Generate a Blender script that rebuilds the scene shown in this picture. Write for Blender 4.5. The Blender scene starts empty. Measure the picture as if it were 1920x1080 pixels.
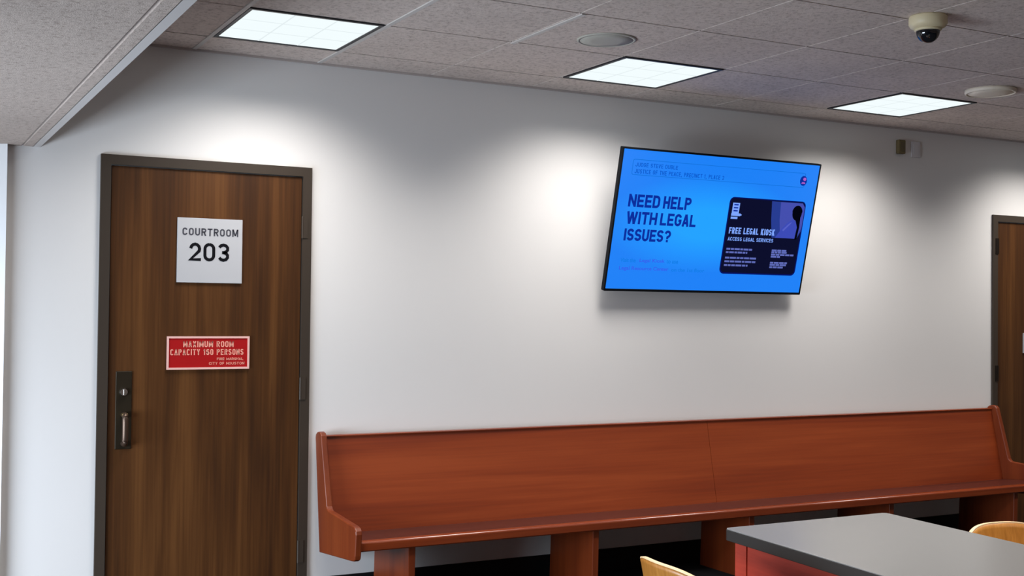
import bpy, bmesh, math, random
from mathutils import Vector, Matrix
random.seed(7)
SC = bpy.context.scene
COL = SC.collection

# ------------------------------------------------------------------ camera
CAM = Vector((-0.9197, -5.7843, 1.4777))
YAW, PITCH, ROLL, FPX = 0.4903, 0.0192, 0.0108, 2245.39
def cam_axes():
    cy, sy = math.cos(YAW), math.sin(YAW); cp, sp = math.cos(PITCH), math.sin(PITCH)
    f = Vector((sy*cp, cy*cp, sp)); r = Vector((cy, -sy, 0)); u = r.cross(f)
    c, s = math.cos(ROLL), math.sin(ROLL)
    return c*r + s*u, -s*r + c*u, f
r_, u_, f_ = cam_axes()
cd = bpy.data.cameras.new('camera'); cam = bpy.data.objects.new('camera', cd); COL.objects.link(cam)
cd.sensor_width = 36.0; cd.sensor_fit = 'HORIZONTAL'; cd.lens = FPX*36.0/1920.0; cd.clip_start = 0.05
m = Matrix.Identity(4)
for i in range(3):
    m[i][0] = r_[i]; m[i][1] = u_[i]; m[i][2] = -f_[i]; m[i][3] = CAM[i]
cam.matrix_world = m
SC.camera = cam

# ------------------------------------------------------------------ world, exposure, lamp settings
w = bpy.data.worlds.new('world'); SC.world = w; w.use_nodes = True
w.node_tree.nodes['Background'].inputs[0].default_value = (0.75, 0.86, 1.0, 1)
w.node_tree.nodes['Background'].inputs[1].default_value = 1.0
SC.view_settings.view_transform = 'Standard'
try: SC.view_settings.look = 'None'
except Exception: pass
SC.view_settings.gamma = 1.0
SC.view_settings.use_curve_mapping = False
SC.view_settings.exposure = 0.12
PANEL_WATT = 15.8            # each ceiling panel
PANEL_SPREAD = 130.0         # degrees, lens cut-off of the panels
PANEL_COLOR = (1.0, 0.965, 0.925)
DAY_WATT = 165.0              # daylight entering by the side window
DAY_COLOR = (0.76, 0.87, 1.0)

CEIL = 2.72                  # ceiling height
SOFF = 2.197                 # lowered soffit height
SOFX = -0.262                # right edge of the soffit
X0, X1, Y1 = -2.7, 9.4, -9.0 # room limits (back wall on y = 0)

def area(name, loc, rot, sx, sy, watt, color, spread=None, parent=None):
    l = bpy.data.lights.new(name, 'AREA'); l.shape = 'RECTANGLE'; l.size = sx; l.size_y = sy
    l.energy = watt; l.color = color
    if spread: l.spread = math.radians(spread)
    o = bpy.data.objects.new(name, l); COL.objects.link(o); o.location = loc; o.rotation_euler = rot
    if parent: o.parent = parent
    return o
area('window_daylight', (X0+0.10, -1.85, 0.72), (0, math.radians(-72), 0), 1.25, 2.4, DAY_WATT, DAY_COLOR, 150)

# ------------------------------------------------------------------ materials
def srgb(r, g, b):
    def c(v):
        v /= 255.0
        return v/12.92 if v <= 0.04045 else ((v+0.055)/1.055)**2.4
    return (c(r), c(g), c(b), 1)
def newmat(name):
    mt = bpy.data.materials.new(name); mt.use_nodes = True
    nt = mt.node_tree; return mt, nt, nt.nodes['Principled BSDF']
def plain(name, col, rough=0.5, metal=0.0, spec=0.5, bump=0.0, bscale=200):
    mt, nt, b = newmat(name)
    b.inputs['Base Color'].default_value = (*col[:3], 1); b.inputs['Roughness'].default_value = rough
    b.inputs['Metallic'].default_value = metal; b.inputs['Specular IOR Level'].default_value = spec
    if bump:
        tc = nt.nodes.new('ShaderNodeTexCoord'); n = nt.nodes.new('ShaderNodeTexNoise'); bp = nt.nodes.new('ShaderNodeBump')
        n.inputs['Scale'].default_value = bscale; n.inputs['Detail'].default_value = 3
        bp.inputs['Strength'].default_value = bump; bp.inputs['Distance'].default_value = 0.002
        nt.links.new(tc.outputs['Object'], n.inputs['Vector']); nt.links.new(n.outputs['Fac'], bp.inputs['Height'])
        nt.links.new(bp.outputs['Normal'], b.inputs['Normal'])
    return mt
def glow(name, col, strength=1.0):
    mt, nt, b = newmat(name)
    b.inputs['Base Color'].default_value = (0, 0, 0, 1); b.inputs['Roughness'].default_value = 0.6; b.inputs['Specular IOR Level'].default_value = 0.0
    b.inputs['Emission Color'].default_value = (*col[:3], 1); b.inputs['Emission Strength'].default_value = strength
    return mt
def wood(name, dark, mid, light, axis, rough=0.4, grain=1.0, spec=0.5, fig=0.5):
    """long stretched grain along one axis ('x','y','z')"""
    mt, nt, b = newmat(name); N = nt.nodes.new; L = nt.links.new
    tc = N('ShaderNodeTexCoord')
    def stretched(sc_long, sc_cross):
        mp = N('ShaderNodeMapping')
        s = [sc_cross]*3; s['xyz'.index(axis)] = sc_long
        mp.inputs['Scale'].default_value = s
        L(tc.outputs['Object'], mp.inputs['Vector']); return mp
    m1 = stretched(0.55*grain, 9*grain); n1 = N('ShaderNodeTexNoise'); n1.inputs['Scale'].default_value = 1.0
    n1.inputs['Detail'].default_value = 5; n1.inputs['Distortion'].default_value = 0.9
    m2 = stretched(2.2*grain, 110*grain); n2 = N('ShaderNodeTexNoise'); n2.inputs['Scale'].default_value = 1.0
    n2.inputs['Detail'].default_value = 3
    L(m1.outputs[0], n1.inputs['Vector']); L(m2.outputs[0], n2.inputs['Vector'])
    mix = N('ShaderNodeMix'); mix.data_type = 'FLOAT'; mix.inputs[0].default_value = fig
    L(n2.outputs['Fac'], mix.inputs[2]); L(n1.outputs['Fac'], mix.inputs[3])
    rp = N('ShaderNodeValToRGB'); e = rp.color_ramp.elements
    e[0].position = 0.34; e[0].color = (*dark[:3], 1); e[1].position = 0.66; e[1].color = (*light[:3], 1)
    k = e.new(0.5); k.color = (*mid[:3], 1)
    L(mix.outputs[0], rp.inputs[0]); L(rp.outputs[0], b.inputs['Base Color'])
    bp = N('ShaderNodeBump'); bp.inputs['Strength'].default_value = 0.08; bp.inputs['Distance'].default_value = 0.001
    L(n2.outputs['Fac'], bp.inputs['Height']); L(bp.outputs[0], b.inputs['Normal'])
    b.inputs['Roughness'].default_value = rough; b.inputs['Specular IOR Level'].default_value = spec
    return mt
def ceiling_tile(name, tint=1.0):
    mt, nt, b = newmat(name); N = nt.nodes.new; L = nt.links.new
    tc = N('ShaderNodeTexCoord')
    n = N('ShaderNodeTexNoise'); n.inputs['Scale'].default_value = 55; n.inputs['Detail'].default_value = 4; n.inputs['Roughness'].default_value = 0.65
    n2 = N('ShaderNodeTexNoise'); n2.inputs['Scale'].default_value = 260; n2.inputs['Detail'].default_value = 2
    n3 = N('ShaderNodeTexNoise'); n3.inputs['Scale'].default_value = 2.0; n3.inputs['Detail'].default_value = 2
    for q in (n, n2, n3): L(tc.outputs['Object'], q.inputs['Vector'])
    rp = N('ShaderNodeValToRGB'); e = rp.color_ramp.elements
    e[0].position = 0.33; e[0].color = (0.55, 0.465, 0.42, 1); e[1].position = 0.47; e[1].color = (0.77, 0.67, 0.615, 1)
    k = e.new(0.72); k.color = (0.88, 0.775, 0.715, 1)
    L(n.outputs['Fac'], rp.inputs[0])
    mx = N('ShaderNodeMix'); mx.data_type = 'RGBA'; mx.blend_type = 'MULTIPLY'; mx.inputs[0].default_value = 0.25
    L(rp.outputs[0], mx.inputs[6]); L(n3.outputs['Fac'], mx.inputs[7])
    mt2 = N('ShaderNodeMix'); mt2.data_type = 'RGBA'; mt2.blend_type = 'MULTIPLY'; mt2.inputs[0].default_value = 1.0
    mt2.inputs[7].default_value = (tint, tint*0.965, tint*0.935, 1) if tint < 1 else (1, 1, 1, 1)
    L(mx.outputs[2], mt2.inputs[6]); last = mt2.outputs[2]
    L(last, b.inputs['Base Color'])
    ad = N('ShaderNodeMath'); ad.operation = 'ADD'; L(n.outputs['Fac'], ad.inputs[0]); L(n2.outputs['Fac'], ad.inputs[1])
    bp = N('ShaderNodeBump'); bp.inputs['Strength'].default_value = 0.4; bp.inputs['Distance'].default_value = 0.004
    L(ad.outputs[0], bp.inputs['Height']); L(bp.outputs[0], b.inputs['Normal'])
    b.inputs['Roughness'].default_value = 0.95; b.inputs['Specular IOR Level'].default_value = 0.1
    return mt

M = {}
M['wall'] = plain('wall_paint', (0.79, 0.768, 0.752), 0.6, spec=0.3, bump=0.05, bscale=160)
M['bouncewall'] = plain('warm_bounce_paint', (0.72, 0.56, 0.46), 0.6, spec=0.3)  # tan picked for the unseen walls to throw warm bounce light
M['tile'] = ceiling_tile('ceiling_tile')
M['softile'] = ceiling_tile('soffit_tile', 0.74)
M['groove'] = plain('tile_groove', (0.10, 0.085, 0.078), 0.9, spec=0.1)
M['tbar'] = plain('grid_bar_paint', (0.62, 0.585, 0.56), 0.5)
M['softrim'] = plain('soffit_trim_paint', (0.58, 0.55, 0.535), 0.7, spec=0.2)
M['wallangle'] = plain('wall_angle_paint', (0.52, 0.46, 0.435), 0.6)
M['carpet'] = plain('charcoal_carpet', (0.022, 0.023, 0.026), 0.95, spec=0.1, bump=0.5, bscale=400)
M['base'] = plain('black_rubber_base', (0.008, 0.008, 0.009), 0.6, spec=0.2)
M['whitetrim'] = plain('white_trim_paint', (0.86, 0.86, 0.87), 0.4)
M['walnut'] = wood('walnut_veneer', srgb(58, 34, 17), srgb(78, 47, 22), srgb(98, 62, 31), 'z', 0.42, 0.9, 0.3, 0.7)
M['bronze'] = plain('dark_bronze_paint', srgb(62, 53, 45), 0.45, spec=0.35)
M['hinge'] = plain('dark_hinge_metal', srgb(42, 34, 28), 0.4, 0.6)
M['lockplate'] = plain('aged_bronze', srgb(50, 42, 30), 0.42, 0.5)
M['brass'] = plain('worn_brass', srgb(170, 145, 105), 0.3, 0.9)
M['gripmetal'] = plain('dark_grip_metal', srgb(92, 74, 62), 0.35, 0.6)
M['steel'] = plain('bright_steel', (0.75, 0.74, 0.72), 0.22, 1.0)
M['signgrey'] = plain('sign_grey', srgb(184, 184, 187), 0.5, spec=0.3)
M['signtext'] = plain('sign_grey_text', srgb(72, 72, 80), 0.6, spec=0.2)
M['signblack'] = plain('sign_black_text', srgb(10, 10, 16), 0.6, spec=0.15)
M['red'] = plain('sign_red', srgb(170, 16, 20), 0.4)
M['redborder'] = plain('sign_border', srgb(240, 190, 180), 0.45)
M['redtext'] = plain('sign_pale_text', srgb(240, 165, 145), 0.45)
M['cherry'] = wood('cherry_veneer_long', srgb(116, 44, 19), srgb(132, 54, 22), srgb(146, 64, 28), 'x', 0.36, 0.8, 0.45, 0.7)
M['cherryz'] = wood('cherry_veneer_upright', srgb(102, 40, 16), srgb(116, 48, 19), srgb(128, 57, 24), 'z', 0.4, 0.8, 0.4, 0.7)
M['seatwood'] = wood('dark_seat_veneer', srgb(62, 26, 20), srgb(72, 31, 25), srgb(82, 37, 29), 'x', 0.3, 0.8, 0.4, 0.7)
M['lacquer'] = wood('lacquered_cherry', srgb(116, 46, 20), srgb(132, 56, 24), srgb(146, 66, 30), 'x', 0.2, 0.8, 0.7, 0.7)
M['tablered'] = wood('red_table_veneer', srgb(142, 42, 26), srgb(156, 50, 32), srgb(168, 58, 38), 'y', 0.4, 0.9, 0.4, 0.6)
M['tabletop'] = plain('grey_laminate', (0.172, 0.169, 0.166), 0.26, spec=0.5, bump=0.03, bscale=500)
M['tableedge'] = plain('dark_table_edge', (0.018, 0.015, 0.013), 0.6, spec=0.3)
M['maple'] = wood('maple_ply', srgb(160, 102, 36), srgb(176, 116, 46), srgb(190, 132, 60), 'z', 0.35, 1.0, 0.5, 0.5)
M['plyedge'] = plain('ply_edge', srgb(240, 206, 160), 0.4)
M['chrome'] = plain('chrome_tube', (0.8, 0.8, 0.8), 0.15, 1.0)
M['black'] = plain('black_plastic', (0.012, 0.012, 0.014), 0.35)
M['tvblack'] = plain('matt_black_case', (0.004, 0.005, 0.007), 0.6, spec=0.12)
M['dome'] = plain('dark_dome', (0.006, 0.007, 0.01), 0.06, spec=0.8)
M['cream'] = plain('cream_plastic', srgb(222, 208, 172), 0.45)
M['speaker'] = plain('speaker_grille', srgb(184, 182, 172), 0.6, bump=0.3, bscale=700)
M['speaker_lamplit'] = plain('lamplit_speaker_grille', srgb(236, 224, 204), 0.5, bump=0.2, bscale=700)  # light from the nearby panel is put into this paler colour
M['diffuser'] = glow('panel_diffuser', (0.90, 0.985, 1.0), 0.92)
M['cellbar'] = glow('panel_cell_bar', (0.77, 0.85, 0.87), 0.92)
M['lampframe'] = plain('shaded_lamp_frame', (0.010, 0.010, 0.014), 0.4)  # black also stands for the recess shadow round each panel
M['tan'] = plain('tan_plastic', srgb(124, 110, 78), 0.6, spec=0.2)
M['offwhite'] = plain('offwhite_plastic', (0.68, 0.655, 0.67), 0.7, spec=0.1)
M['glass'] = plain('window_glass', (0.6, 0.75, 0.9), 0.05)

# ------------------------------------------------------------------ mesh helpers
def link(name, me, mat, parent=None, smooth=False):
    o = bpy.data.objects.new(name, me); COL.objects.link(o)
    if mat is not None: me.materials.append(mat)
    if parent is not None: o.parent = parent
    if smooth:
        for p in me.polygons: p.use_smooth = True
    return o
def obj(name, bm, mat, parent=None, smooth=False, kind=None):
    bmesh.ops.recalc_face_normals(bm, faces=bm.faces[:])
    me = bpy.data.meshes.new(name)
    if parent is not None:       # meshes are written in room coordinates; the thing's base becomes their origin
        t = parent.matrix_basis.copy(); p = parent.parent
        while p is not None: t = p.matrix_basis @ t; p = p.parent
        bmesh.ops.transform(bm, matrix=t.inverted(), verts=bm.verts[:])
    bm.to_mesh(me); bm.free()
    o = link(name, me, mat, parent, smooth)
    if kind: o['kind'] = kind
    return o
def thing(name, label, cat, loc, group=None, rz=0.0):
    o = bpy.data.objects.new(name, None); COL.objects.link(o)
    o.empty_display_size = 0.1; o.location = loc; o.rotation_euler = (0, 0, rz)
    o['label'] = label; o['category'] = cat
    if group: o['group'] = group
    return o
def structure(name, bm, mat, parent=None):
    o = obj(name, bm, mat, parent)
    if parent is None: o['kind'] = 'structure'
    return o
def BM(): return bmesh.new()
def box(bm, x0, x1, y0, y1, z0, z1, bev=0.0, seg=2):
    vs = [bm.verts.new((x, y, z)) for x in (x0, x1) for y in (y0, y1) for z in (z0, z1)]
    fs = [(0,1,3,2),(4,6,7,5),(0,4,5,1),(2,3,7,6),(0,2,6,4),(1,5,7,3)]
    nf = [bm.faces.new([vs[i] for i in f]) for f in fs]
    if bev > 0:
        es = list({e for f in nf for e in f.edges})
        bmesh.ops.recalc_face_normals(bm, faces=nf)
        bmesh.ops.bevel(bm, geom=es, offset=bev, segments=seg, affect='EDGES', profile=0.5)
    return bm
def prism_x(bm, prof, x0, x1, bev=0.0, seg=3):
    """polygon of (y, z) points pulled along x"""
    a = [bm.verts.new((x0, y, z)) for y, z in prof]; b = [bm.verts.new((x1, y, z)) for y, z in prof]
    n = len(prof); fa = bm.faces.new(a); fb = bm.faces.new(list(reversed(b)))
    fs = [fa, fb]
    for i in range(n): fs.append(bm.faces.new((a[i], b[i], b[(i+1) % n], a[(i+1) % n])))
    bmesh.ops.recalc_face_normals(bm, faces=fs)
    if bev > 0:
        es = list(set(fa.edges) | set(fb.edges))
        bmesh.ops.bevel(bm, geom=es, offset=bev, segments=seg, affect='EDGES', profile=0.5)
    return bm
def prism_z(bm, pts, z0, z1, bev=0.0, seg=2):
    a = [bm.verts.new((x, y, z0)) for x, y in pts]; b = [bm.verts.new((x, y, z1)) for x, y in pts]
    n = len(pts); fa = bm.faces.new(a); fb = bm.faces.new(b); fs = [fa, fb]
    for i in range(n): fs.append(bm.faces.new((a[i], b[i], b[(i+1) % n], a[(i+1) % n])))
    bmesh.ops.recalc_face_normals(bm, faces=fs)
    if bev > 0:
        bmesh.ops.bevel(bm, geom=list(set(fa.edges) | set(fb.edges)), offset=bev, segments=seg, affect='EDGES', profile=0.5)
    return bm
def lathe(bm, prof, cx, cy, n=48):
    """(radius, z) outline turned about a vertical axis; ends closed when radius > 0"""
    rings = []
    for r, z in prof:
        if r < 1e-6: rings.append([bm.verts.new((cx, cy, z))])
        else: rings.append([bm.verts.new((cx+r*math.cos(2*math.pi*i/n), cy+r*math.sin(2*math.pi*i/n), z)) for i in range(n)])
    for a, b in zip(rings, rings[1:]):
        for i in range(n):
            j = (i+1) % n
            if len(a) == 1 and len(b) > 1: bm.faces.new((a[0], b[i], b[j]))
            elif len(b) == 1 and len(a) > 1: bm.faces.new((a[i], b[0], a[j]))
            elif len(a) > 1: bm.faces.new((a[i], b[i], b[j], a[j]))
    for R in (rings[0], rings[-1]):
        if len(R) > 1: bm.faces.new(R)
    return bm
def tube(bm, pts, r, n=12):
    P = [Vector(p) for p in pts]; rings = []
    up = Vector((0, 0, 1))
    for i, p in enumerate(P):
        d = (P[min(i+1, len(P)-1)] - P[max(i-1, 0)]).normalized()
        a = d.cross(up if abs(d.z) < 0.95 else Vector((1, 0, 0))).normalized(); b = d.cross(a)
        rings.append([bm.verts.new(p + r*(a*math.cos(2*math.pi*k/n) + b*math.sin(2*math.pi*k/n))) for k in range(n)])
    for A, B in zip(rings, rings[1:]):
        for k in range(n): bm.faces.new((A[k], A[(k+1) % n], B[(k+1) % n], B[k]))
    bm.faces.new(rings[0]); bm.faces.new(list(reversed(rings[-1])))
    return bm
def smooth_path(pts, k=5):
    P = [Vector(p) for p in pts]; out = []
    for i in range(len(P)-1):
        p0 = P[max(i-1, 0)]; p1 = P[i]; p2 = P[i+1]; p3 = P[min(i+2, len(P)-1)]
        for j in range(k):
            t = j/k
            out.append(0.5*((2*p1) + (p2-p0)*t + (2*p0-5*p1+4*p2-p3)*t*t + (3*p1-p0-3*p2+p3)*t**3))
    out.append(P[-1]); return out
class Plane:
    """flat sheet in the room: origin, horizontal axis, upward axis, outward normal"""
    def __init__(s, o, ux, up, n): s.o, s.ux, s.up, s.n = Vector(o), Vector(ux), Vector(up), Vector(n)
    def at(s, u, v, d=0.0): return s.o + s.ux*u + s.up*v + s.n*d
def text_bm(txt, pl, u0, u1, v0, v1, d, thick, bold=0.0):
    """lettering fitted to the rectangle u0..u1, v0..v1 of a plane"""
    c = bpy.data.curves.new('t', 'FONT'); c.body = txt; c.size = 1.0; c.offset = bold; c.resolution_u = 4
    o = bpy.data.objects.new('t', c); COL.objects.link(o)
    me = bpy.data.meshes.new_from_object(o.evaluated_get(bpy.context.evaluated_depsgraph_get()))
    bpy.data.objects.remove(o); bpy.data.curves.remove(c)
    bm = BM(); bm.from_mesh(me); bpy.data.meshes.remove(me)
    xs = [v.co.x for v in bm.verts]; ys = [v.co.y for v in bm.verts]
    x0, x1, y0, y1 = min(xs), max(xs), min(ys), max(ys)
    for v in bm.verts:
        v.co = pl.at(u0+(u1-u0)*(v.co.x-x0)/(x1-x0), v0+(v1-v0)*(v.co.y-y0)/(y1-y0), d)
    r = bmesh.ops.extrude_face_region(bm, geom=bm.faces[:])
    bmesh.ops.translate(bm, vec=pl.n*thick, verts=[g for g in r['geom'] if isinstance(g, bmesh.types.BMVert)])
    return bm
def glyph(ch, W, h):
    """centre lines of a plain block capital, height 1, width W, half stroke h"""
    L, R, B, T, C = h, W-h, h, 1-h, 0.5
    r = min(0.30, (R-L)*0.5)
    def arc(cx, cy, rx, ry, a0, a1, k=7): return [(cx+rx*math.cos(math.radians(a0+(a1-a0)*i/k)), cy+ry*math.sin(math.radians(a0+(a1-a0)*i/k))) for i in range(k+1)]
    O = arc(R-r, T-r, r, r, 90, 0) + arc(R-r, B+r, r, r, 0, -90) + arc(L+r, B+r, r, r, -90, -180) + arc(L+r, T-r, r, r, 180, 90)
    O = O + [O[0]]
    q = (T-C)/2; rq = min(q, (R-L)*0.6)
    bowl = [(L, T)] + arc(R-rq, T-q, rq, q, 90, -90) + [(L, C)]
    bowl2 = [(L, C)] + arc(R-rq, B+q, rq, q, 90, -90) + [(L, B)]
    G = {'A': [[(L*0.9, 0), (W/2-h*0.1, 1)], [(W/2+h*0.1, 1), (W-L*0.9, 0)], [(W*0.2, 0.30), (W*0.8, 0.30)]],
     'B': [[(L, 0), (L, 1)], bowl, bowl2], 'C': [arc(R-r, T-r, r, r, 12, 90) + arc(L+r, T-r, r, r, 90, 180) + arc(L+r, B+r, r, r, 180, 270) + arc(R-r, B+r, r, r, -90, -12)],
     'D': [[(L, B), (L, T)] + arc(R-r, T-r, r, r, 90, 0) + arc(R-r, B+r, r, r, 0, -90) + [(L, B), (L, C)]],
     'E': [[(W, T), (L, T), (L, B), (W, B)], [(L, C), (W*0.9, C)]], 'F': [[(W, T), (L, T), (L, 0)], [(L, C), (W*0.88, C)]],
     'G': [arc(R-r, T-r, r, r, 12, 90) + arc(L+r, T-r, r, r, 90, 180) + arc(L+r, B+r, r, r, 180, 270) + arc(R-r, B+r, r, r, -90, 0) + [(R, 0.46), (W*0.55, 0.46)]],
     'H': [[(L, 0), (L, 1)], [(R, 0), (R, 1)], [(L, C), (R, C)]], 'I': [[(W/2, 0), (W/2, 1)]], 'J': [[(R, 1), (R, B+r)] + arc(R-r, B+r, r, r, 0, -180)],
     'K': [[(L, 0), (L, 1)], [(R, 1), (L, 0.42)], [(W*0.40, 0.55), (R, 0)]], 'L': [[(L, 1), (L, B), (W, B)]],
     'M': [[(L, 0), (L, 1)], [(R, 0), (R, 1)], [(L, 1), (W/2, 0.14)], [(W/2, 0.14), (R, 1)]], 'N': [[(L, 0), (L, 1)], [(R, 0), (R, 1)], [(L, 1-h*0.5), (R, h*0.5)]],
     'O': [O], '0': [O], 'P': [[(L, 0), (L, 1)], bowl], 'R': [[(L, 0), (L, 1)], bowl, [(W*0.5, C), (R, 0)]],
     'S': [arc(R-r, T-q, r, q, 15, 90) + arc(L+r, T-q, r, q, 90, 270) + arc(R-r, B+q, r, q, 90, -90) + arc(L+r, B+q, r, q, 270, 190)],
     'T': [[(0, T), (W, T)], [(W/2, 0), (W/2, T)]], 'U': [[(L, 1), (L, B+r)] + arc(L+r, B+r, r, r, 180, 270) + arc(R-r, B+r, r, r, -90, 0) + [(R, 1)]],
     'V': [[(L*0.9, 1), (W/2-h*0.1, 0)], [(W/2+h*0.1, 0), (W-L*0.9, 1)]], 'W': [[(L, 1), (W*0.29, 0)], [(W*0.29, 0), (W/2, 0.96)], [(W/2, 0.96), (W*0.71, 0)], [(W*0.71, 0), (W-L, 1)]],
     'X': [[(L, 0), (R, 1)], [(L, 1), (R, 0)]], 'Y': [[(L, 1), (W/2, 0.42), (R, 1)], [(W/2, 0), (W/2, 0.42)]],
     '1': [[(W*0.58, 0), (W*0.58, 1)], [(W*0.58, 0.93), (W*0.15, 0.72)]],
     '2': [arc(W/2, T-0.26, W/2-h, 0.26, 175, -25) + [(L, B), (W, B)]],
     '3': [arc(W/2, T-q, W/2-h, q, 160, -90) + [(W*0.38, C)], arc(W/2, B+q, W/2-h, q, 90, -160)],
     '6': [arc(W/2, T-r, W/2-h, r, 20, 180) + arc(W/2, B+0.24, W/2-h, 0.24, 180, 540, 20)],
     '?': [arc(W/2, T-0.22, W/2-h, 0.22, 170, -40) + [(W/2, 0.42), (W/2, 0.27)], [(W/2, 0), (W/2, 2*h)]],
     ',': [[(W/2, 2*h), (W/2, 0), (W*0.3, -0.12)]]}
    return G[ch]
GW = {'I': 0.30, '1': 0.62, 'M': 1.25, 'W': 1.45, 'N': 1.06, ' ': 0.5, ',': 0.35, 'L': 0.92, 'E': 0.94, 'F': 0.92, 'T': 0.98}
def block_bm(txt, pl, u0, u1, v0, v1, d, thick, stroke=0.18, track=0.16):
    """block capitals stroked into the rectangle u0..u1, v0..v1 of a plane"""
    H = v1-v0; h = stroke/2; bm = BM(); total = (u1-u0)/H; n = len(txt)
    def widths(unit): return [(max(stroke*1.05, unit*GW.get(c, 1.0)) if c != 'I' else stroke*1.05) for c in txt]
    lo, hi = 0.05, 3.0
    for _ in range(50):
        mid = (lo+hi)/2
        if sum(widths(mid)) + track*(n-1) > total: hi = mid
        else: lo = mid
    x = 0.0
    for k, (c, wd) in enumerate(zip(txt, widths(lo))):
        if c != ' ':
            for line in glyph(c, wd, h):
                P = [Vector((p[0]+x, p[1])) for p in line]
                P = [p for i, p in enumerate(P) if i == 0 or (p-P[i-1]).length > 1e-4]
                left, right = [], []
                for i, p in enumerate(P):
                    a = (p-P[i-1]).normalized() if i > 0 else None; b = (P[i+1]-p).normalized() if i < len(P)-1 else None
                    if a is None: t, sc = b, 1.0
                    elif b is None: t, sc = a, 1.0
                    else:
                        t = a+b; t = t.normalized() if t.length > 1e-4 else a
                        sc = min(1.0/max(0.35, t.dot(a)), 1.8)
                    nrm = Vector((-t.y, t.x))*h*sc
                    left.append(p+nrm); right.append(p-nrm)
                f = [[bm.verts.new(pl.at(u0+q.x*H, v0+q.y*H, dd)) for q in side] for dd in (d, d+thick) for side in (left, right)]
                for i in range(len(P)-1):
                    bm.faces.new((f[2][i], f[3][i], f[3][i+1], f[2][i+1])); bm.faces.new((f[0][i], f[0][i+1], f[1][i+1], f[1][i]))
                    bm.faces.new((f[0][i], f[2][i], f[2][i+1], f[0][i+1])); bm.faces.new((f[1][i], f[1][i+1], f[3][i+1], f[3][i]))
                for i in (0, len(P)-1): bm.faces.new((f[0][i], f[1][i], f[3][i], f[2][i]))
        x += wd + track
    return bm
def slab(bm, pl, pts, d0, d1):
    """outline of (u, v) points on a plane, given thickness from d0 to d1 along its normal"""
    a = [bm.verts.new(pl.at(u, v, d0)) for u, v in pts]; b = [bm.verts.new(pl.at(u, v, d1)) for u, v in pts]
    n = len(pts); bm.faces.new(a); bm.faces.new(list(reversed(b)))
    for i in range(n): bm.faces.new((a[i], a[(i+1) % n], b[(i+1) % n], b[i]))
    return bm
def rect(u0, u1, v0, v1): return [(u0, v0), (u1, v0), (u1, v1), (u0, v1)]
def rrect(u0, u1, v0, v1, r, k=5):
    out = []
    for cx, cy, a in ((u1-r, v1-r, 0), (u0+r, v1-r, 90), (u0+r, v0+r, 180), (u1-r, v0+r, 270)):
        for i in range(k+1):
            t = math.radians(a + 90*i/k); out.append((cx+r*math.cos(t), cy+r*math.sin(t)))
    return out
def ring(bm, pl, outer, inner, d0, d1):
    n = len(outer)
    def row(ps, d): return [bm.verts.new(pl.at(u, v, d)) for u, v in ps]
    o0, o1, i0, i1 = row(outer, d0), row(outer, d1), row(inner, d0), row(inner, d1)
    for k in range(n):
        j = (k+1) % n
        bm.faces.new((o0[k], o0[j], o1[j], o1[k])); bm.faces.new((i0[k], i1[k], i1[j], i0[j]))
        bm.faces.new((o1[k], o1[j], i1[j], i1[k])); bm.faces.new((o0[k], i0[k], i0[j], o0[j]))
    return bm
def copy_tree(o, parent=None):
    c = o.copy(); COL.objects.link(c); c.parent = parent
    for ch in list(o.children): copy_tree(ch, c)
    return c

# ------------------------------------------------------------------ room shell
structure('floor', box(BM(), X0, X1, Y1, 0.14, -0.06, 0.0), M['carpet'])
D1 = (0.0, 1.016); D2 = (5.954, 6.970); DH = 2.185       # outer edges of the two door frames
bm = BM()
for a, b, z0 in ((X0-0.1, D1[0]+0.02, 0), (D1[0]+0.02, D1[1]-0.02, DH-0.02), (D1[1]-0.02, D2[0]+0.02, 0),
                 (D2[0]+0.02, D2[1]-0.02, DH-0.02), (D2[1]-0.02, X1+0.1, 0)):
    box(bm, a, b, 0.0, 0.14, z0, CEIL+0.1)
structure('wall_back', bm, M['wall'])
structure('wall_front', box(BM(), X0-0.1, X1+0.1, Y1-0.12, Y1, 0, CEIL+0.1), M['bouncewall'])
structure('wall_right', box(BM(), X1, X1+0.12, Y1, 0, 0, CEIL+0.1), M['bouncewall'])
WY0, WY1, WZ0, WZ1 = -3.1, -0.6, 0.06, 1.40             # opening of the side window
bm = BM()
box(bm, X0-0.12, X0, Y1, WY0, 0, CEIL+0.1); box(bm, X0-0.12, X0, WY1, 0, 0, CEIL+0.1)
box(bm, X0-0.12, X0, WY0, WY1, 0, WZ0); box(bm, X0-0.12, X0, WY0, WY1, WZ1, CEIL+0.1)
structure('wall_left', bm, M['wall'])
bm = BM()
for k in range(5):
    yy = WY0 + (WY1-WY0)*k/4; box(bm, X0-0.09, X0-0.02, max(WY0, yy-0.03), min(WY1, yy+0.03), WZ0, WZ1)
box(bm, X0-0.085, X0-0.025, WY0, WY1, WZ0, WZ0+0.05); box(bm, X0-0.085, X0-0.025, WY0, WY1, WZ1-0.05, WZ1)
win = structure('window_1', bm, M['whitetrim'])
obj('pane', box(BM(), X0-0.062, X0-0.056, WY0, WY1, WZ0, WZ1), M['glass'], win)

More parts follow.
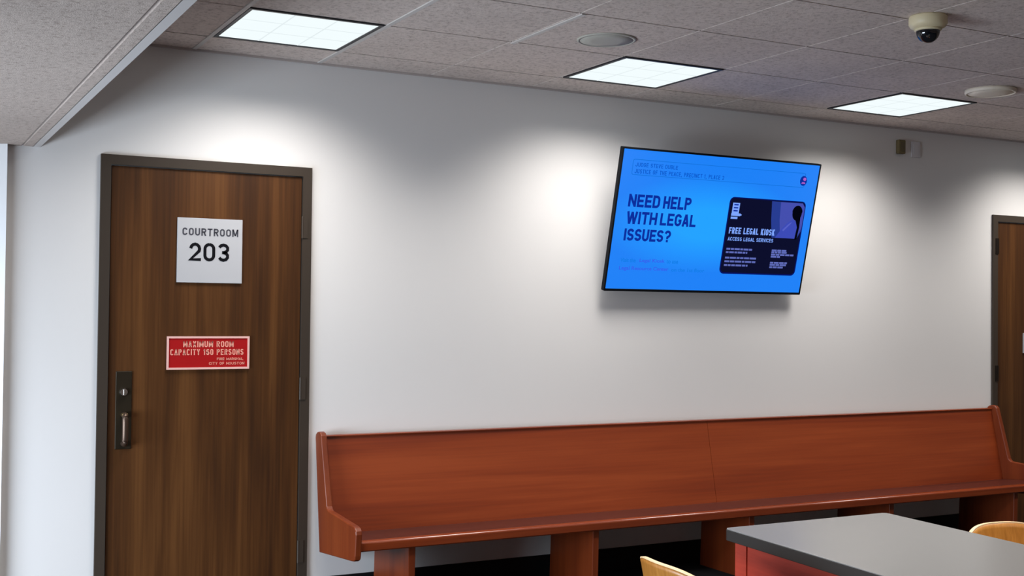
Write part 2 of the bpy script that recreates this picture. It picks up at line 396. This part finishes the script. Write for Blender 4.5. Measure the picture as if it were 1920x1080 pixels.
# ceiling: lay-in tiles with shadow grooves between them
MOD = 0.6155; GX = 0.4245; GY = -0.305
gx = [GX + MOD*k for k in range(-8, 16) if X0 < GX + MOD*k < X1]
gy = [0.0] + [GY - MOD*k for k in range(0, 15) if GY - MOD*k > Y1] + [Y1]
ys = sorted(gy, reverse=True); xs = [X0] + gx + [X1]
LIGHT_X = [0.430, 2.280, 4.122, 5.968, 7.814]; LS = 0.596
bm = BM()
for i in range(len(xs)-1):
    for j in range(len(ys)-1):
        a, b, c, d = xs[i], xs[i+1], ys[j+1], ys[j]
        g = 0.0034
        v = [bm.verts.new(q) for q in ((a+g, c+g*1.5, CEIL), (b-g, c+g*1.5, CEIL), (b-g, d-g*1.5, CEIL), (a+g, d-g*1.5, CEIL))]
        t = [bm.verts.new((q.co.x, q.co.y, CEIL+0.012)) for q in v]
        bm.faces.new(v)
        for k in range(4): bm.faces.new((v[k], v[(k+1) % 4], t[(k+1) % 4], t[k]))
structure('ceiling', bm, M['tile'])
structure('trim_1', box(BM(), X0, X1, Y1, 0, CEIL+0.012, CEIL+0.05), M['groove'])     # hidden grid above the tiles
# visible grid bars that catch the light
def tbar(n, x, y0, y1): structure('trim_%d' % n, box(BM(), x-0.010, x+0.010, y0, y1, CEIL-0.005, CEIL+0.002), M['tbar'])
tbar(2, gx[gx.index(GX)] - 0.006, -3.38, -0.02)
tbar(3, GX + MOD + 0.004, -3.38, -0.02)
tbar(4, GX + 2*MOD + 0.02, -1.535, -0.90)
structure('trim_5', box(BM(), SOFX, X1, -0.014, -0.0, CEIL-0.010, CEIL), M['wallangle'])   # wall angle along the ceiling

# lowered soffit on the left with a metal edge trim
SX2 = -0.338
bm = BM()
box(bm, X0, SX2-0.006, Y1, 0, SOFF, SOFF+0.05); box(bm, SX2+0.006, SOFX-0.03, Y1, 0, SOFF, SOFF+0.05)
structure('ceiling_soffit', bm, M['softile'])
structure('wall_soffit', box(BM(), SOFX-0.05, SOFX-0.002, Y1, 0, SOFF+0.01, CEIL), M['wall'])
structure('trim_6', box(BM(), SOFX-0.032, SOFX, Y1, 0, SOFF, SOFF+0.030), M['softrim'])
structure('trim_7', box(BM(), SX2-0.010, SX2+0.008, Y1, 0, SOFF+0.006, SOFF+0.05), M['wallangle'])
# white corner strip at the far left of the back wall
structure('trim_8', prism_z(BM(), [(-0.403, 0.0), (-0.403, -0.040), (-0.475, 0.0)], 0.0, SOFF), M['whitetrim'])
# black cove base
structure('baseboard_back', box(BM(), D1[1], D2[0], -0.010, 0, 0, 0.131, 0.003), M['base'])
structure('baseboard_left', box(BM(), -0.405, D1[0], -0.010, 0, 0, 0.131, 0.003), M['base'])
structure('baseboard_right', box(BM(), D2[1], X1, -0.010, 0, 0, 0.131, 0.003), M['base'])

# ------------------------------------------------------------------ ceiling light panels
def light_panel(x, y, label, watt=PANEL_WATT):
    t = thing('ceiling_light', label, 'ceiling light', (x+LS/2, y-LS/2, CEIL), 'square ceiling light panels')
    pl = Plane((x, y-LS, CEIL), (1, 0, 0), (0, 1, 0), (0, 0, -1))
    fr = 0.016
    obj('frame', ring(BM(), pl, rect(0, LS, 0, LS), rect(fr, LS-fr, fr, LS-fr), -0.004, 0.007), M['lampframe'], t)
    dif = obj('diffuser', slab(BM(), pl, rect(fr, LS-fr, fr, LS-fr), -0.003, 0.0035), M['diffuser'], t)
    bm = BM()
    for k in (1, 2):
        c = fr + (LS-2*fr)*k/3
        slab(bm, pl, rect(c-0.003, c+0.003, fr, LS-fr), 0.003, 0.0045); slab(bm, pl, rect(fr, LS-fr, c-0.003, c+0.003), 0.003, 0.0045)
    obj('cell_grid', bm, M['cellbar'], dif)
    area('lamp', (0, 0, -0.009), (0, 0, 0), LS-2*fr, LS-2*fr, watt, PANEL_COLOR, PANEL_SPREAD, t)
    return t
LY = -0.338
light_panel(LIGHT_X[0], LY, 'bright square ceiling light panel above the first door, nearest the soffit')
light_panel(LIGHT_X[1], LY, 'bright square ceiling light panel between the first round speaker and the tilted screen')
light_panel(LIGHT_X[2], LY, 'bright square ceiling light panel beside the second round speaker, farthest right in view')
light_panel(LIGHT_X[3], LY, 'square ceiling light panel above the second door, beyond the right edge')
for row, where in ((4, 'over the grey table'), (8, 'over the far side of the seating area')):  # unseen rows added as fill light for the back wall
    for k, x in enumerate(LIGHT_X[:4]):
        light_panel(x, LY-MOD*row, 'added unseen square ceiling light panel %s, %s from the soffit' % (where, ('first', 'second', 'third', 'fourth')[k]), PANEL_WATT*1.45)

# ------------------------------------------------------------------ round ceiling speakers, dome camera
def speaker(cx, cy, label, mat, drop):
    t = thing('ceiling_speaker', label, 'speaker', (cx, cy, CEIL), 'round ceiling speakers')
    R = 0.135
    obj('rim', lathe(BM(), [(R-0.012, CEIL-0.001), (R-0.012, CEIL-drop), (R-0.004, CEIL-drop), (R, CEIL-drop*0.6), (R, CEIL)], cx, cy, 64), mat, t, True)
    obj('grille', lathe(BM(), [(0, CEIL-drop*1.35), (R*0.5, CEIL-drop*1.2), (R-0.013, CEIL-drop*0.8), (R-0.013, CEIL-0.001)], cx, cy, 64), mat, t, True)
speaker(2.010, -1.185, 'grey round flush speaker in the ceiling up and left of the middle light panel', M['speaker'], 0.007)
speaker(4.475, -1.235, 'round speaker in the ceiling at the right edge, lamp light painted into its pale cream', M['speaker_lamplit'], 0.022)

cx, cy = 2.925, -2.225
t = thing('dome_camera', 'cream and black dome security camera hanging from the ceiling tiles', 'security camera', (cx, cy, CEIL))
obj('mount', lathe(BM(), [(0.074, CEIL), (0.077, CEIL-0.006), (0.077, CEIL-0.034), (0.070, CEIL-0.046), (0.052, CEIL-0.055), (0.0, CEIL-0.055)], cx, cy, 48), M['cream'], t, True)
prof = [(0.048, CEIL-0.054)] + [(0.048*math.cos(a), CEIL-0.062-0.050*math.sin(a)) for a in [math.pi/2*k/10 for k in range(10)]] + [(0, CEIL-0.112)]
obj('dome', lathe(BM(), prof, cx, cy, 40), M['dome'], t, True)
obj('trim_ring', lathe(BM(), [(0.046, CEIL-0.053), (0.054, CEIL-0.053), (0.054, CEIL-0.060), (0.0478, CEIL-0.063)], cx, cy, 40), M['cream'], t, True)

# ------------------------------------------------------------------ doors
def door(n, x0, x1, hinge_side):
    t = bpy.data.objects.new('door_%d' % n, None); COL.objects.link(t); t.location = (x0, 0, 0); t['kind'] = 'structure'
    fw = 0.046; pl = Plane((x0, 0, 0), (1, 0, 0), (0, 0, 1), (0, -1, 0)); W = x1-x0
    bm = BM()
    fr = [(0, 0), (0, DH), (W, DH), (W, 0), (W-fw, 0), (W-fw, DH-fw), (fw, DH-fw), (fw, 0)]
    a = [bm.verts.new(pl.at(u, v, 0.016)) for u, v in fr]; b = [bm.verts.new(pl.at(u, v, -0.13)) for u, v in fr]
    for q in ((0, 1, 6, 7), (1, 2, 5, 6), (2, 3, 4, 5)):
        bm.faces.new([a[i] for i in q]); bm.faces.new([b[i] for i in reversed(q)])
    for i in range(8): bm.faces.new((a[i], b[i], b[(i+1) % 8], a[(i+1) % 8]))
    obj('door_frame', bm, M['bronze'], t)
    g = 0.0035
    leaf = obj('door_leaf', box(BM(), x0+fw+g, x1-fw-g, -0.004, 0.040, 0.012, DH-fw-g, 0.0015, 1), M['walnut'], t)
    obj('gap_block', box(BM(), x0+fw, x1-fw, 0.0, 0.130, 0.0, 0.0115), M['hinge'], t)  # added slab that stops sky light showing under the door
    hx = x1-fw if hinge_side == 'right' else x0+fw
    for z in ((1.885, 1.08, 0.27) if hinge_side == 'right' else (1.965, 1.08, 0.27)):
        bm = BM(); tube(bm, [(hx, -0.0150, z-0.055), (hx, -0.0150, z+0.055)], 0.0055 if hinge_side == 'right' else 0.0075, 12)
        s = 1 if hinge_side == 'right' else -1
        box(bm, min(hx, hx+s*0.026), max(hx, hx+s*0.026), -0.0195, -0.0155, z-0.055, z+0.055)
        obj('hinge', bm, M['bronze'] if hinge_side == 'right' else M['hinge'], t)
    return t, leaf
d1, leaf1 = door(1, D1[0], D1[1], 'right')
door(2, D2[0], D2[1], 'left')
# push-plate lock of the first door
YF = -0.004                                        # face of the door leaf
lx0, lx1 = 0.083, 0.157
hs = obj('door_handle', box(BM(), lx0, lx1, YF-0.006, YF, 0.815, 1.178, 0.003), M['lockplate'], d1)
bm = BM(); bmesh.ops.create_cone(bm, cap_ends=True, segments=28, radius1=0.019, radius2=0.016, depth=0.014,
    matrix=Matrix.Translation((0.119, YF-0.012, 1.081)) @ Matrix.Rotation(math.pi/2, 4, 'X'))
box(bm, 0.1165, 0.1215, YF-0.021, YF-0.0185, 1.068, 1.094, 0.001)
obj('lock_cylinder', bm, M['steel'], hs)
bm = BM(); P = smooth_path([(0.122, YF-0.006, 0.975), (0.122, YF-0.034, 0.972), (0.122, YF-0.043, 0.945), (0.122, YF-0.043, 0.87), (0.122, YF-0.034, 0.845), (0.122, YF-0.006, 0.842)], 6)
tube(bm, P, 0.0140, 14)
obj('grip', bm, M['gripmetal'], hs, True)
obj('thumb_latch', box(BM(), 0.108, 0.136, YF-0.040, YF-0.005, 0.968, 0.984, 0.004), M['brass'], hs)

# ------------------------------------------------------------------ signs
def wall_sign(name, label, x0, x1, z0, z1, y, th, mat):
    t = thing(name, label, 'sign', ((x0+x1)/2, y, z0))
    obj('plate', box(BM(), x0, x1, y-th, y, z0, z1, 0.0012, 1), mat, t)
    return t, Plane((x0, y-th, z0), (1, 0, 0), (0, 0, 1), (0, -1, 0))
t, pl = wall_sign('courtroom_sign', 'light grey square room sign reading COURTROOM 203 on the brown door', 0.354, 0.667, 1.597, 1.907, YF, 0.009, M['signgrey'])
obj('lettering', block_bm('COURTROOM', pl, 0.023, 0.292, 0.226, 0.262, 0.0002, 0.0008, 0.19, 0.17), M['signtext'], t)
obj('room_number', block_bm('203', pl, 0.056, 0.249, 0.104, 0.192, 0.0002, 0.0008, 0.165, 0.13), M['signblack'], t)
t, pl = wall_sign('capacity_sign', 'red room capacity sign with pale border below the courtroom sign', 0.314, 0.709, 1.183, 1.339, YF, 0.006, M['red'])
obj('border', ring(BM(), pl, rect(-0.001, 0.396, -0.001, 0.157), rect(0.0085, 0.3865, 0.0085, 0.1475), -0.002, 0.003), M['redborder'], t)
bm = block_bm('MAXIMUM ROOM', pl, 0.076, 0.318, 0.105, 0.134, 0.0002, 0.0006, 0.17, 0.16)
obj('lettering', bm, M['redtext'], t)
obj('lettering', block_bm('CAPACITY 160 PERSONS', pl, 0.016, 0.367, 0.067, 0.096, 0.0002, 0.0006, 0.17, 0.16), M['redtext'], t)
obj('lettering', block_bm('FIRE MARSHAL', pl, 0.238, 0.366, 0.042, 0.054, 0.0002, 0.0006, 0.18, 0.18), M['redtext'], t)
obj('lettering', block_bm('CITY OF HOUSTON', pl, 0.200, 0.372, 0.020, 0.033, 0.0002, 0.0006, 0.18, 0.18), M['redtext'], t)
t, pl = wall_sign('door_sign', 'small grey sign plate on the second door, cut by the right edge', 6.268, 6.66, 1.219, 1.359, YF, 0.008, M['signgrey'])

# ------------------------------------------------------------------ wall boxes near the ceiling
t = thing('wall_sensor', 'small tan upright box high on the wall above the screen, left of a white box', 'sensor', (5.065, 0, 2.545))
obj('housing', box(BM(), 5.035, 5.097, -0.030, 0, 2.545, 2.638, 0.006), M['tan'], t)
obj('lens_window', box(BM(), 5.046, 5.086, -0.034, -0.029, 2.560, 2.622, 0.003), plain('tan_window', srgb(98, 86, 58), 0.4), t)
t = thing('wall_alarm', 'small off-white square box high on the wall right of the tan sensor', 'alarm', (5.21, 0, 2.53))
obj('housing', box(BM(), 5.172, 5.252, -0.010, 0, 2.532, 2.638, 0.003), M['offwhite'], t)
obj('cover', box(BM(), 5.188, 5.236, -0.012, -0.009, 2.55, 2.618, 0.001), M['offwhite'], t)

# ------------------------------------------------------------------ tilted wall screen
ti, ya = 0.2313, 0.0069
ux = Vector((math.cos(ya), math.sin(ya), 0)); nh = Vector((math.sin(ya), -math.cos(ya), 0))
up = Vector((0, 0, math.cos(ti))) + nh*math.sin(ti); nn = (ux.cross(up)).normalized()
TVW, TVH = 1.447, 0.8155
TV = Plane((2.7125, -0.0738, 1.5973), ux, up, nn)
if nn.y > 0: nn = -nn; TV.n = nn
tv = thing('wall_television', 'large flat screen showing a blue legal help slide, tilted forward on the white wall', 'television', (3.436, 0, 1.56))
def tvpart(name, bm, mat, parent): return obj(name, bm, mat, parent)
bz = 0.010
obj('cabinet', slab(BM(), TV, rrect(0, TVW, 0, TVH, 0.006), -0.026, -0.002), M['tvblack'], tv)
obj('bezel', ring(BM(), TV, rrect(0, TVW, 0, TVH, 0.006), rrect(bz, TVW-bz, bz+0.004, TVH-bz, 0.003), -0.003, 0.001), M['tvblack'], tv)
# screen: back-lit panel, a touch brighter in the middle
mt, nt, b = newmat('blue_screen'); N = nt.nodes.new; L = nt.links.new
b.inputs['Base Color'].default_value = (0.01, 0.01, 0.012, 1); b.inputs['Roughness'].default_value = 0.3; b.inputs['Specular IOR Level'].default_value = 0.05
tc = N('ShaderNodeTexCoord'); mp = N('ShaderNodeMapping'); mp.inputs['Location'].default_value = (-0.9, -1.0, -1.0); mp.inputs['Scale'].default_value = (2, 2, 2)
gr = N('ShaderNodeTexGradient'); gr.gradient_type = 'SPHERICAL'
rp = N('ShaderNodeValToRGB'); e = rp.color_ramp.elements
e[0].position = 0.0; e[0].color = srgb(25, 124, 238); e[1].position = 0.7; e[1].color = srgb(30, 156, 251)
L(tc.outputs['Generated'], mp.inputs[0]); L(mp.outputs[0], gr.inputs[0]); L(gr.outputs[0], rp.inputs[0]); L(rp.outputs[0], b.inputs['Emission Color'])
b.inputs['Emission Strength'].default_value = 1.0
screen = obj('screen', slab(BM(), TV, rect(bz, TVW-bz, bz+0.004, TVH-bz), -0.003, -0.0008), mt, tv)
G = {'navy': glow('slide_navy', srgb(12, 44, 150)), 'blue': glow('slide_mid_blue', srgb(10, 84, 194)), 'line': glow('slide_line', srgb(20, 110, 212)),
     'violet': glow('slide_violet', srgb(52, 92, 228)), 'pale': glow('slide_pale_blue', srgb(18, 118, 220)), 'card': glow('card_navy', srgb(12, 14, 42)),
     'cardedge': glow('card_edge', srgb(6, 18, 96)), 'white': glow('card_text', srgb(122, 160, 245)), 'grey': glow('card_small_text', srgb(92, 104, 178)),
     'photo': glow('photo_back', srgb(66, 76, 168)), 'photo2': glow('photo_back_dark', srgb(38, 58, 140)), 'hair': glow('photo_hair', srgb(3, 4, 16)), 'shirt': glow('photo_shirt', srgb(58, 72, 176)),
     'arm': glow('photo_arm', srgb(82, 92, 190)), 'seal': glow('seal_purple', srgb(60, 40, 150)), 'sealp': glow('seal_pink', srgb(170, 90, 190))}
E0 = -0.0006
def blk(s, u0, u1, v0, v1, mat, stroke=0.18, track=0.15, name='lettering', d=E0): return obj(name, block_bm(s, TV, u0, u1, v0, v1, d, 0.0003, stroke, track), G[mat], screen)
def txt(s, u0, u1, v0, v1, mat, bold=0.0, name='lettering', d=E0): return obj(name, text_bm(s, TV, u0, u1, v0, v1, d, 0.0003, bold), G[mat], screen)
# title box
bm = BM(); ring(bm, TV, rrect(0.079, 1.339, 0.664, 0.753, 0.012), rrect(0.0825, 1.3355, 0.6675, 0.7495, 0.010), E0, E0+0.0002); obj('title_box', bm, G['line'], screen)
blk('JUDGE STEVE DUBLE', 0.098, 0.388, 0.712, 0.734, 'blue', 0.16, 0.17)
blk('JUSTICE OF THE PEACE, PRECINCT 1, PLACE 2', 0.098, 0.726, 0.674, 0.698, 'blue', 0.16, 0.17)
sc = [(1.327+0.027*math.cos(2*math.pi*k/28), 0.706+0.030*math.sin(2*math.pi*k/28)) for k in range(28)]
obj('seal', slab(BM(), TV, sc, E0, E0+0.0003), G['navy'], screen)
sc = [(1.335+0.012*math.cos(2*math.pi*k/20), 0.716+0.010*math.sin(2*math.pi*k/20)) for k in range(20)]
bm = slab(BM(), TV, sc, E0, E0+0.0005)
slab(bm, TV, [(1.312, 0.688), (1.345, 0.688), (1.338, 0.698), (1.318, 0.698)], E0, E0+0.0005); obj('seal_emblem', bm, G['sealp'], screen)
# headline
for wd, u0, u1, v0, v1 in (('NEED', 0.085, 0.300, 0.485, 0.557), ('HELP', 0.323, 0.519, 0.485, 0.557), ('WITH', 0.087, 0.296, 0.388, 0.459),
                           ('LEGAL', 0.318, 0.571, 0.388, 0.459), ('ISSUES?', 0.086, 0.408, 0.292, 0.361)):
    blk(wd, u0, u1, v0, v1, 'navy', 0.205, 0.085, 'headline')
txt('Visit the', 0.086, 0.190, 0.169, 0.192, 'pale', 0.012)
txt('Legal Kiosk', 0.216, 0.392, 0.166, 0.192, 'violet', 0.018)
txt('to use', 0.404, 0.486, 0.169, 0.190, 'pale', 0.012)
txt('Legal Resource Center', 0.084, 0.424, 0.118, 0.146, 'violet', 0.018)
txt('on the 1st floor', 0.446, 0.684, 0.122, 0.144, 'pale', 0.012)
# dark card
card = rrect(0.793, 1.378, 0.119, 0.580, 0.032)
obj('card', slab(BM(), TV, card, E0, E0+0.0002), G['card'], screen)
ring(bm := BM(), TV, card, rrect(0.801, 1.370, 0.127, 0.574, 0.026), E0+0.0001, E0+0.0004); obj('card_edge', bm, G['cardedge'], screen)
C0 = E0+0.0003
# picture in the card
obj('picture', slab(BM(), TV, [(1.150, 0.350), (1.345, 0.350), (1.372, 0.40), (1.372, 0.545), (1.352, 0.570), (1.110, 0.570), (1.125, 0.46)], C0, C0+0.0003), G['photo2'], screen)
obj('picture', slab(BM(), TV, [(1.215, 0.352), (1.34, 0.352), (1.372, 0.42), (1.372, 0.545), (1.352, 0.568), (1.180, 0.568), (1.190, 0.46)], C0+0.0003, C0+0.0006), G['photo'], screen)
obj('picture', slab(BM(), TV, [(1.175, 0.350), (1.335, 0.350), (1.342, 0.40), (1.325, 0.455), (1.290, 0.465), (1.255, 0.445), (1.215, 0.405)], C0+0.0006, C0+0.0009), G['shirt'], screen)
obj('picture', slab(BM(), TV, [(1.222, 0.400), (1.262, 0.436), (1.288, 0.452), (1.282, 0.440), (1.245, 0.405), (1.232, 0.392)], C0+0.0009, C0+0.0012), G['arm'], screen)
hair = [(1.318+0.037*math.cos(a)*(1.1 if math.sin(a) > 0 else 1), 0.508+0.046*math.sin(a)) for a in [2*math.pi*k/26 for k in range(26)]]
obj('picture', slab(BM(), TV, hair, C0+0.0012, C0+0.0015), G['hair'], screen)
obj('picture', slab(BM(), TV, [(1.305, 0.475), (1.348, 0.50), (1.352, 0.42), (1.345, 0.345), (1.328, 0.345), (1.334, 0.42), (1.318, 0.455)], C0+0.0012, C0+0.0015), G['hair'], screen)
# card logo and lines
bm = slab(BM(), TV, rect(0.820, 0.872, 0.482, 0.546), C0, C0+0.0003); slab(bm, TV, [(0.818, 0.468), (0.884, 0.468), (0.898, 0.476), (0.884, 0.484), (0.818, 0.484)], C0, C0+0.0003)
slab(bm, TV, rect(0.818, 0.868, 0.450, 0.463), C0, C0+0.0003); obj('card_logo', bm, G['white'], screen)
bm = BM()
for v in (0.535, 0.517, 0.499): slab(bm, TV, rect(0.830, 0.862, v-0.004, v+0.004), C0+0.0003, C0+0.0005)
obj('card_logo', bm, G['navy'], screen)
blk('FREE LEGAL KIOSK', 0.820, 1.168, 0.362, 0.400, 'white', 0.2, 0.12, d=C0+0.0007)
blk('ACCESS LEGAL SERVICES', 0.820, 1.166, 0.320, 0.342, 'white', 0.18, 0.14, d=C0+0.0007)
for ls in ([(0.822, 1.016, 0.270), (0.822, 0.983, 0.250)], [(0.822, 1.062, 0.217), (0.822, 1.058, 0.195), (0.822, 1.000, 0.172)],
           [(1.168, 1.285, 0.272), (1.168, 1.300, 0.260), (1.168, 1.345, 0.246), (1.168, 1.240, 0.233)], [(1.170, 1.303, 0.196), (1.170, 1.305, 0.183), (1.170, 1.29, 0.168)]):
    bm = BM()
    for u0, u1, v in ls:
        u = u0
        while u < u1-0.01:
            wd = min(random.uniform(0.018, 0.05), u1-u); slab(bm, TV, rect(u, u+wd, v-0.0055, v+0.0055), C0, C0+0.0003); u += wd+0.005
    obj('small_print', bm, G['grey'], screen)
# mount between cabinet and wall
bm = BM(); box(bm, 3.13, 3.75, -0.020, 0, 1.80, 2.20, 0.004)
for xx in (3.20, 3.66):
    p0 = TV.at(xx-2.7125, 0.15, -0.025); p1 = TV.at(xx-2.7125, 0.68, -0.025)
    tube(bm, [p0, p1], 0.014, 8)
    tube(bm, [(xx, -0.012, 1.84), TV.at(xx-2.7125, 0.25, -0.025)], 0.012, 8); tube(bm, [(xx, -0.012, 2.16), TV.at(xx-2.7125, 0.60, -0.025)], 0.012, 8)
obj('wall_mount', bm, M['black'], tv)

# ------------------------------------------------------------------ long pew bench
PX0, PX1 = 1.050, 5.917; PT = 0.032
pew = thing('pew_bench', 'long reddish cherry wood pew bench against the white wall below the screen', 'bench', ((PX0+PX1)/2, -0.3, 0))
endp = [(-0.100, 0.275), (-0.018, 0.835), (-0.024, 0.852), (-0.042, 0.863), (-0.065, 0.867), (-0.088, 0.862), (-0.103, 0.848),
        (-0.200, 0.515), (-0.208, 0.504), (-0.222, 0.497), (-0.560, 0.478), (-0.585, 0.473), (-0.600, 0.460), (-0.604, 0.444),
        (-0.594, 0.345), (-0.588, 0.327), (-0.572, 0.318), (-0.55, 0.315)]
for x in (PX0, PX1-PT): obj('end_panel', prism_x(BM(), endp, x, x+PT, 0.006), M['cherryz'], pew)
back = [(-0.034, 0.836), (-0.060, 0.836), (-0.158, 0.372), (-0.134, 0.360)]
SEAM = 3.455
for a, b in ((PX0+PT, SEAM-0.0012), (SEAM+0.0012, PX1-PT)): obj('backrest', prism_x(BM(), back, a, b), M['cherry'], pew)
cap = [(-0.028, 0.836), (-0.026, 0.843), (-0.031, 0.847), (-0.063, 0.847), (-0.068, 0.843), (-0.066, 0.836)]
obj('top_rail', prism_x(BM(), cap, PX0+PT, PX1-PT), M['lacquer'], pew)
zt = 0.406
nose = [(-0.586+0.010*(1-math.cos(a)), zt-0.010+0.010*math.sin(a)) for a in [math.pi/2*k/6 for k in range(7)]]
seat = [(-0.135, zt-0.036), (-0.135, zt-0.064), (-0.545, zt-0.046), (-0.545, zt-0.0005)]
st = obj('seat', prism_x(BM(), seat, PX0+PT, PX1-PT), M['seatwood'], pew)
obj('seat_nosing', prism_x(BM(), [(-0.545, zt), (-0.545, zt-0.046), (-0.580, zt-0.046), (-0.586, zt-0.040)] + nose, PX0+PT, PX1-PT), M['lacquer'], st)
leg = [(-0.080, 0.0), (-0.095, 0.333), (-0.14, 0.3425), (-0.530, zt-0.0455), (-0.520, 0.0)]
for x in (1.345, 2.375, 3.395, 4.455, 5.540): obj('support_panel', prism_x(BM(), leg, x, x+0.036, 0.003, 2), M['cherryz'], pew)

# ------------------------------------------------------------------ table
TZ = 0.75
A = Vector((1.642, -2.531)); B = Vector((2.388, -2.528)); dirv = Vector((-0.058, -0.78)).normalized(); LEN = 1.55
Cc = A + dirv*LEN; Dd = B + dirv*LEN
tab = thing('table', 'grey topped table with dark edge and red wood base in front of the bench', 'table', ((A.x+Dd.x)/2, (A.y+Dd.y)/2, 0))
def inset(d):
    e1 = (B-A).normalized(); e2 = dirv
    return [A+e1*d+e2*d, B-e1*d+e2*d, Dd-e1*d-e2*d, Cc+e1*d-e2*d]
def rounded(pts, r, k=6):
    out = []; n = len(pts)
    for i in range(n):
        p = pts[i]; a = (pts[i-1]-p).normalized(); b = (pts[(i+1) % n]-p).normalized()
        for j in range(k+1):
            t = j/k; q = (1-t)**2*(p+a*r) + 2*t*(1-t)*p + t*t*(p+b*r); out.append((q.x, q.y))
    return out
obj('table_top', prism_z(BM(), rounded(inset(0.0015), 0.022), TZ-0.004, TZ, 0.001), M['tabletop'], tab)
obj('edge_band', prism_z(BM(), rounded(inset(0.0), 0.022), TZ-0.040, TZ-0.004, 0.002), M['tableedge'], tab)
I = inset(0.028); e1 = (B-A).normalized(); LW = 0.064
for p, sx, sy in ((I[0], 1, 1), (I[1], -1, 1), (I[2], -1, -1), (I[3], 1, -1)):
    q = [p, p+e1*LW*sx, p+e1*LW*sx+dirv*LW*sy, p+dirv*LW*sy]
    obj('leg', prism_z(BM(), [(v.x, v.y) for v in q], 0, TZ-0.040, 0.003), M['tablered'], tab)
def apron(p, q, nrm):
    d = (q-p).normalized(); p = p+d*(LW+0.0015)+nrm*0.004; q = q-d*(LW+0.0015)+nrm*0.004
    pts = [p, q, q+nrm*0.022, p+nrm*0.022]
    obj('apron', prism_z(BM(), [(v.x, v.y) for v in pts], TZ-0.20, TZ-0.040, 0.002), M['tablered'], tab)
apron(I[0], I[1], dirv); apron(I[3], I[2], -dirv); apron(I[0], I[3], e1); apron(I[1], I[2], -e1)

# ------------------------------------------------------------------ chairs: curved plywood back and seat on a steel tube frame (faces +y at rest)
CH = 0.73
def chair(label):
    t = thing('plywood_chair', label, 'chair', (0, 0, 0), 'light wood chairs at the grey table')
    R = 0.36; half = math.radians(33); th = 0.011; nu, nv = 22, 12
    yc = -0.19 + R
    def bp(a, v, r):
        z = CH - 0.24 + 0.24*v; tilt = -0.05*v
        s = 1 - 0.10*max(0, v-0.55)/0.45*abs(a/half)**4
        return Vector((r*math.sin(a), yc - r*math.cos(a) + tilt + 0.04, z if v < 0.99 else z))
    bm = BM(); grid = []
    for r in (R, R+th):
        g = []
        for i in range(nu+1):
            q = -1 + 2*i/nu; a = half*q
            row = []
            for j in range(nv+1):
                v = j/nv; drop = 0.045*abs(q)**3.2; rise = 0.03*abs(q)**6
                vv = rise/0.24 + v*(1-(drop+rise)/0.24)
                row.append(bm.verts.new(bp(a, vv, r)))
            g.append(row)
        grid.append(g)
    for g in grid:
        for i in range(nu):
            for j in range(nv): bm.faces.new((g[i][j], g[i+1][j], g[i+1][j+1], g[i][j+1]))
    a, b = grid
    for i in range(nu):
        for j in (0, nv): bm.faces.new((a[i][j], a[i+1][j], b[i+1][j], b[i][j]))
    for j in range(nv):
        for i in (0, nu): bm.faces.new((a[i][j], a[i][j+1], b[i][j+1], b[i][j]))
    back = obj('backrest', bm, M['maple'], t, True)
    # pale ply edge: thin strip along the rim
    bm = BM()
    def strip(L1, L2):
        va = [bm.verts.new(v) for v in L1]; vb = [bm.verts.new(v) for v in L2]
        for k in range(len(va)-1): bm.faces.new((va[k], va[k+1], vb[k+1], vb[k]))
    rim = [('t', i) for i in range(nu+1)]
    up_ = Vector((0, 0, 0.0012))
    def pos(q, r, e):
        a_ = half*q; drop = 0.045*abs(q)**3.2
        return bp(a_, 1-drop/0.24, r) + up_*e
    ia = [pos(-1+2*i/nu, R-0.0006, 1) for i in range(nu+1)]; ib = [pos(-1+2*i/nu, R+th+0.0006, 1) for i in range(nu+1)]
    ic = [v - Vector((0, 0, 0.004)) for v in ia]; idn = [v - Vector((0, 0, 0.004)) for v in ib]
    strip(ia, ib); strip(ia, ic); strip(ib, idn)
    obj('ply_edge', bm, M['plyedge'], back)
    # seat
    bm = BM(); sp = rrect(-0.20, 0.20, -0.17, 0.23, 0.06, 6)
    lo = [bm.verts.new((u, v, 0.428 + 0.018*abs(u/0.2)**2 - (0.02*max(0, (v-0.13)/0.10)**2))) for u, v in sp]
    hi = [bm.verts.new(q.co + Vector((0, 0, 0.012))) for q in lo]
    c0 = bm.verts.new((0, 0.03, 0.424)); c1 = bm.verts.new((0, 0.03, 0.436)); n = len(sp)
    for k in range(n):
        j = (k+1) % n
        bm.faces.new((lo[k], lo[j], hi[j], hi[k])); bm.faces.new((lo[k], c0, lo[j])); bm.faces.new((hi[k], hi[j], c1))
    obj('seat', bm, M['maple'], t, True)
    for s in (-1, 1):
        bm = BM(); tube(bm, smooth_path([(s*0.21, 0.22, 0.0), (s*0.175, 0.19, 0.40), (s*0.165, 0.15, 0.418), (s*0.165, -0.10, 0.418)], 5), 0.011, 12); obj('leg', bm, M['chrome'], t, True)
        bm = BM(); tube(bm, smooth_path([(s*0.21, -0.24, 0.0), (s*0.160, -0.150, 0.40), (s*0.148, -0.140, 0.47), (s*0.148, -0.152, 0.53), (s*0.148, -0.168, 0.64)], 5), 0.011, 12); obj('leg', bm, M['chrome'], t, True)
    bm = BM(); tube(bm, [(-0.165, 0.05, 0.412), (0.165, 0.05, 0.412)], 0.009, 10); tube(bm, [(-0.162, -0.148, 0.41), (0.162, -0.148, 0.41)], 0.009, 10); obj('cross_bar', bm, M['chrome'], t, True)
    return t
c1 = chair('light wood chair left of the grey table, in front of the bench')
c2 = copy_tree(c1); c2['label'] = 'light wood chair at the right edge, beyond the grey table'
c1.location = (1.373, -2.83, 0); c1.rotation_euler = (0, 0, math.radians(-90-4))
c2.location = (2.67, -2.975, 0); c2.rotation_euler = (0, 0, math.radians(180-6))
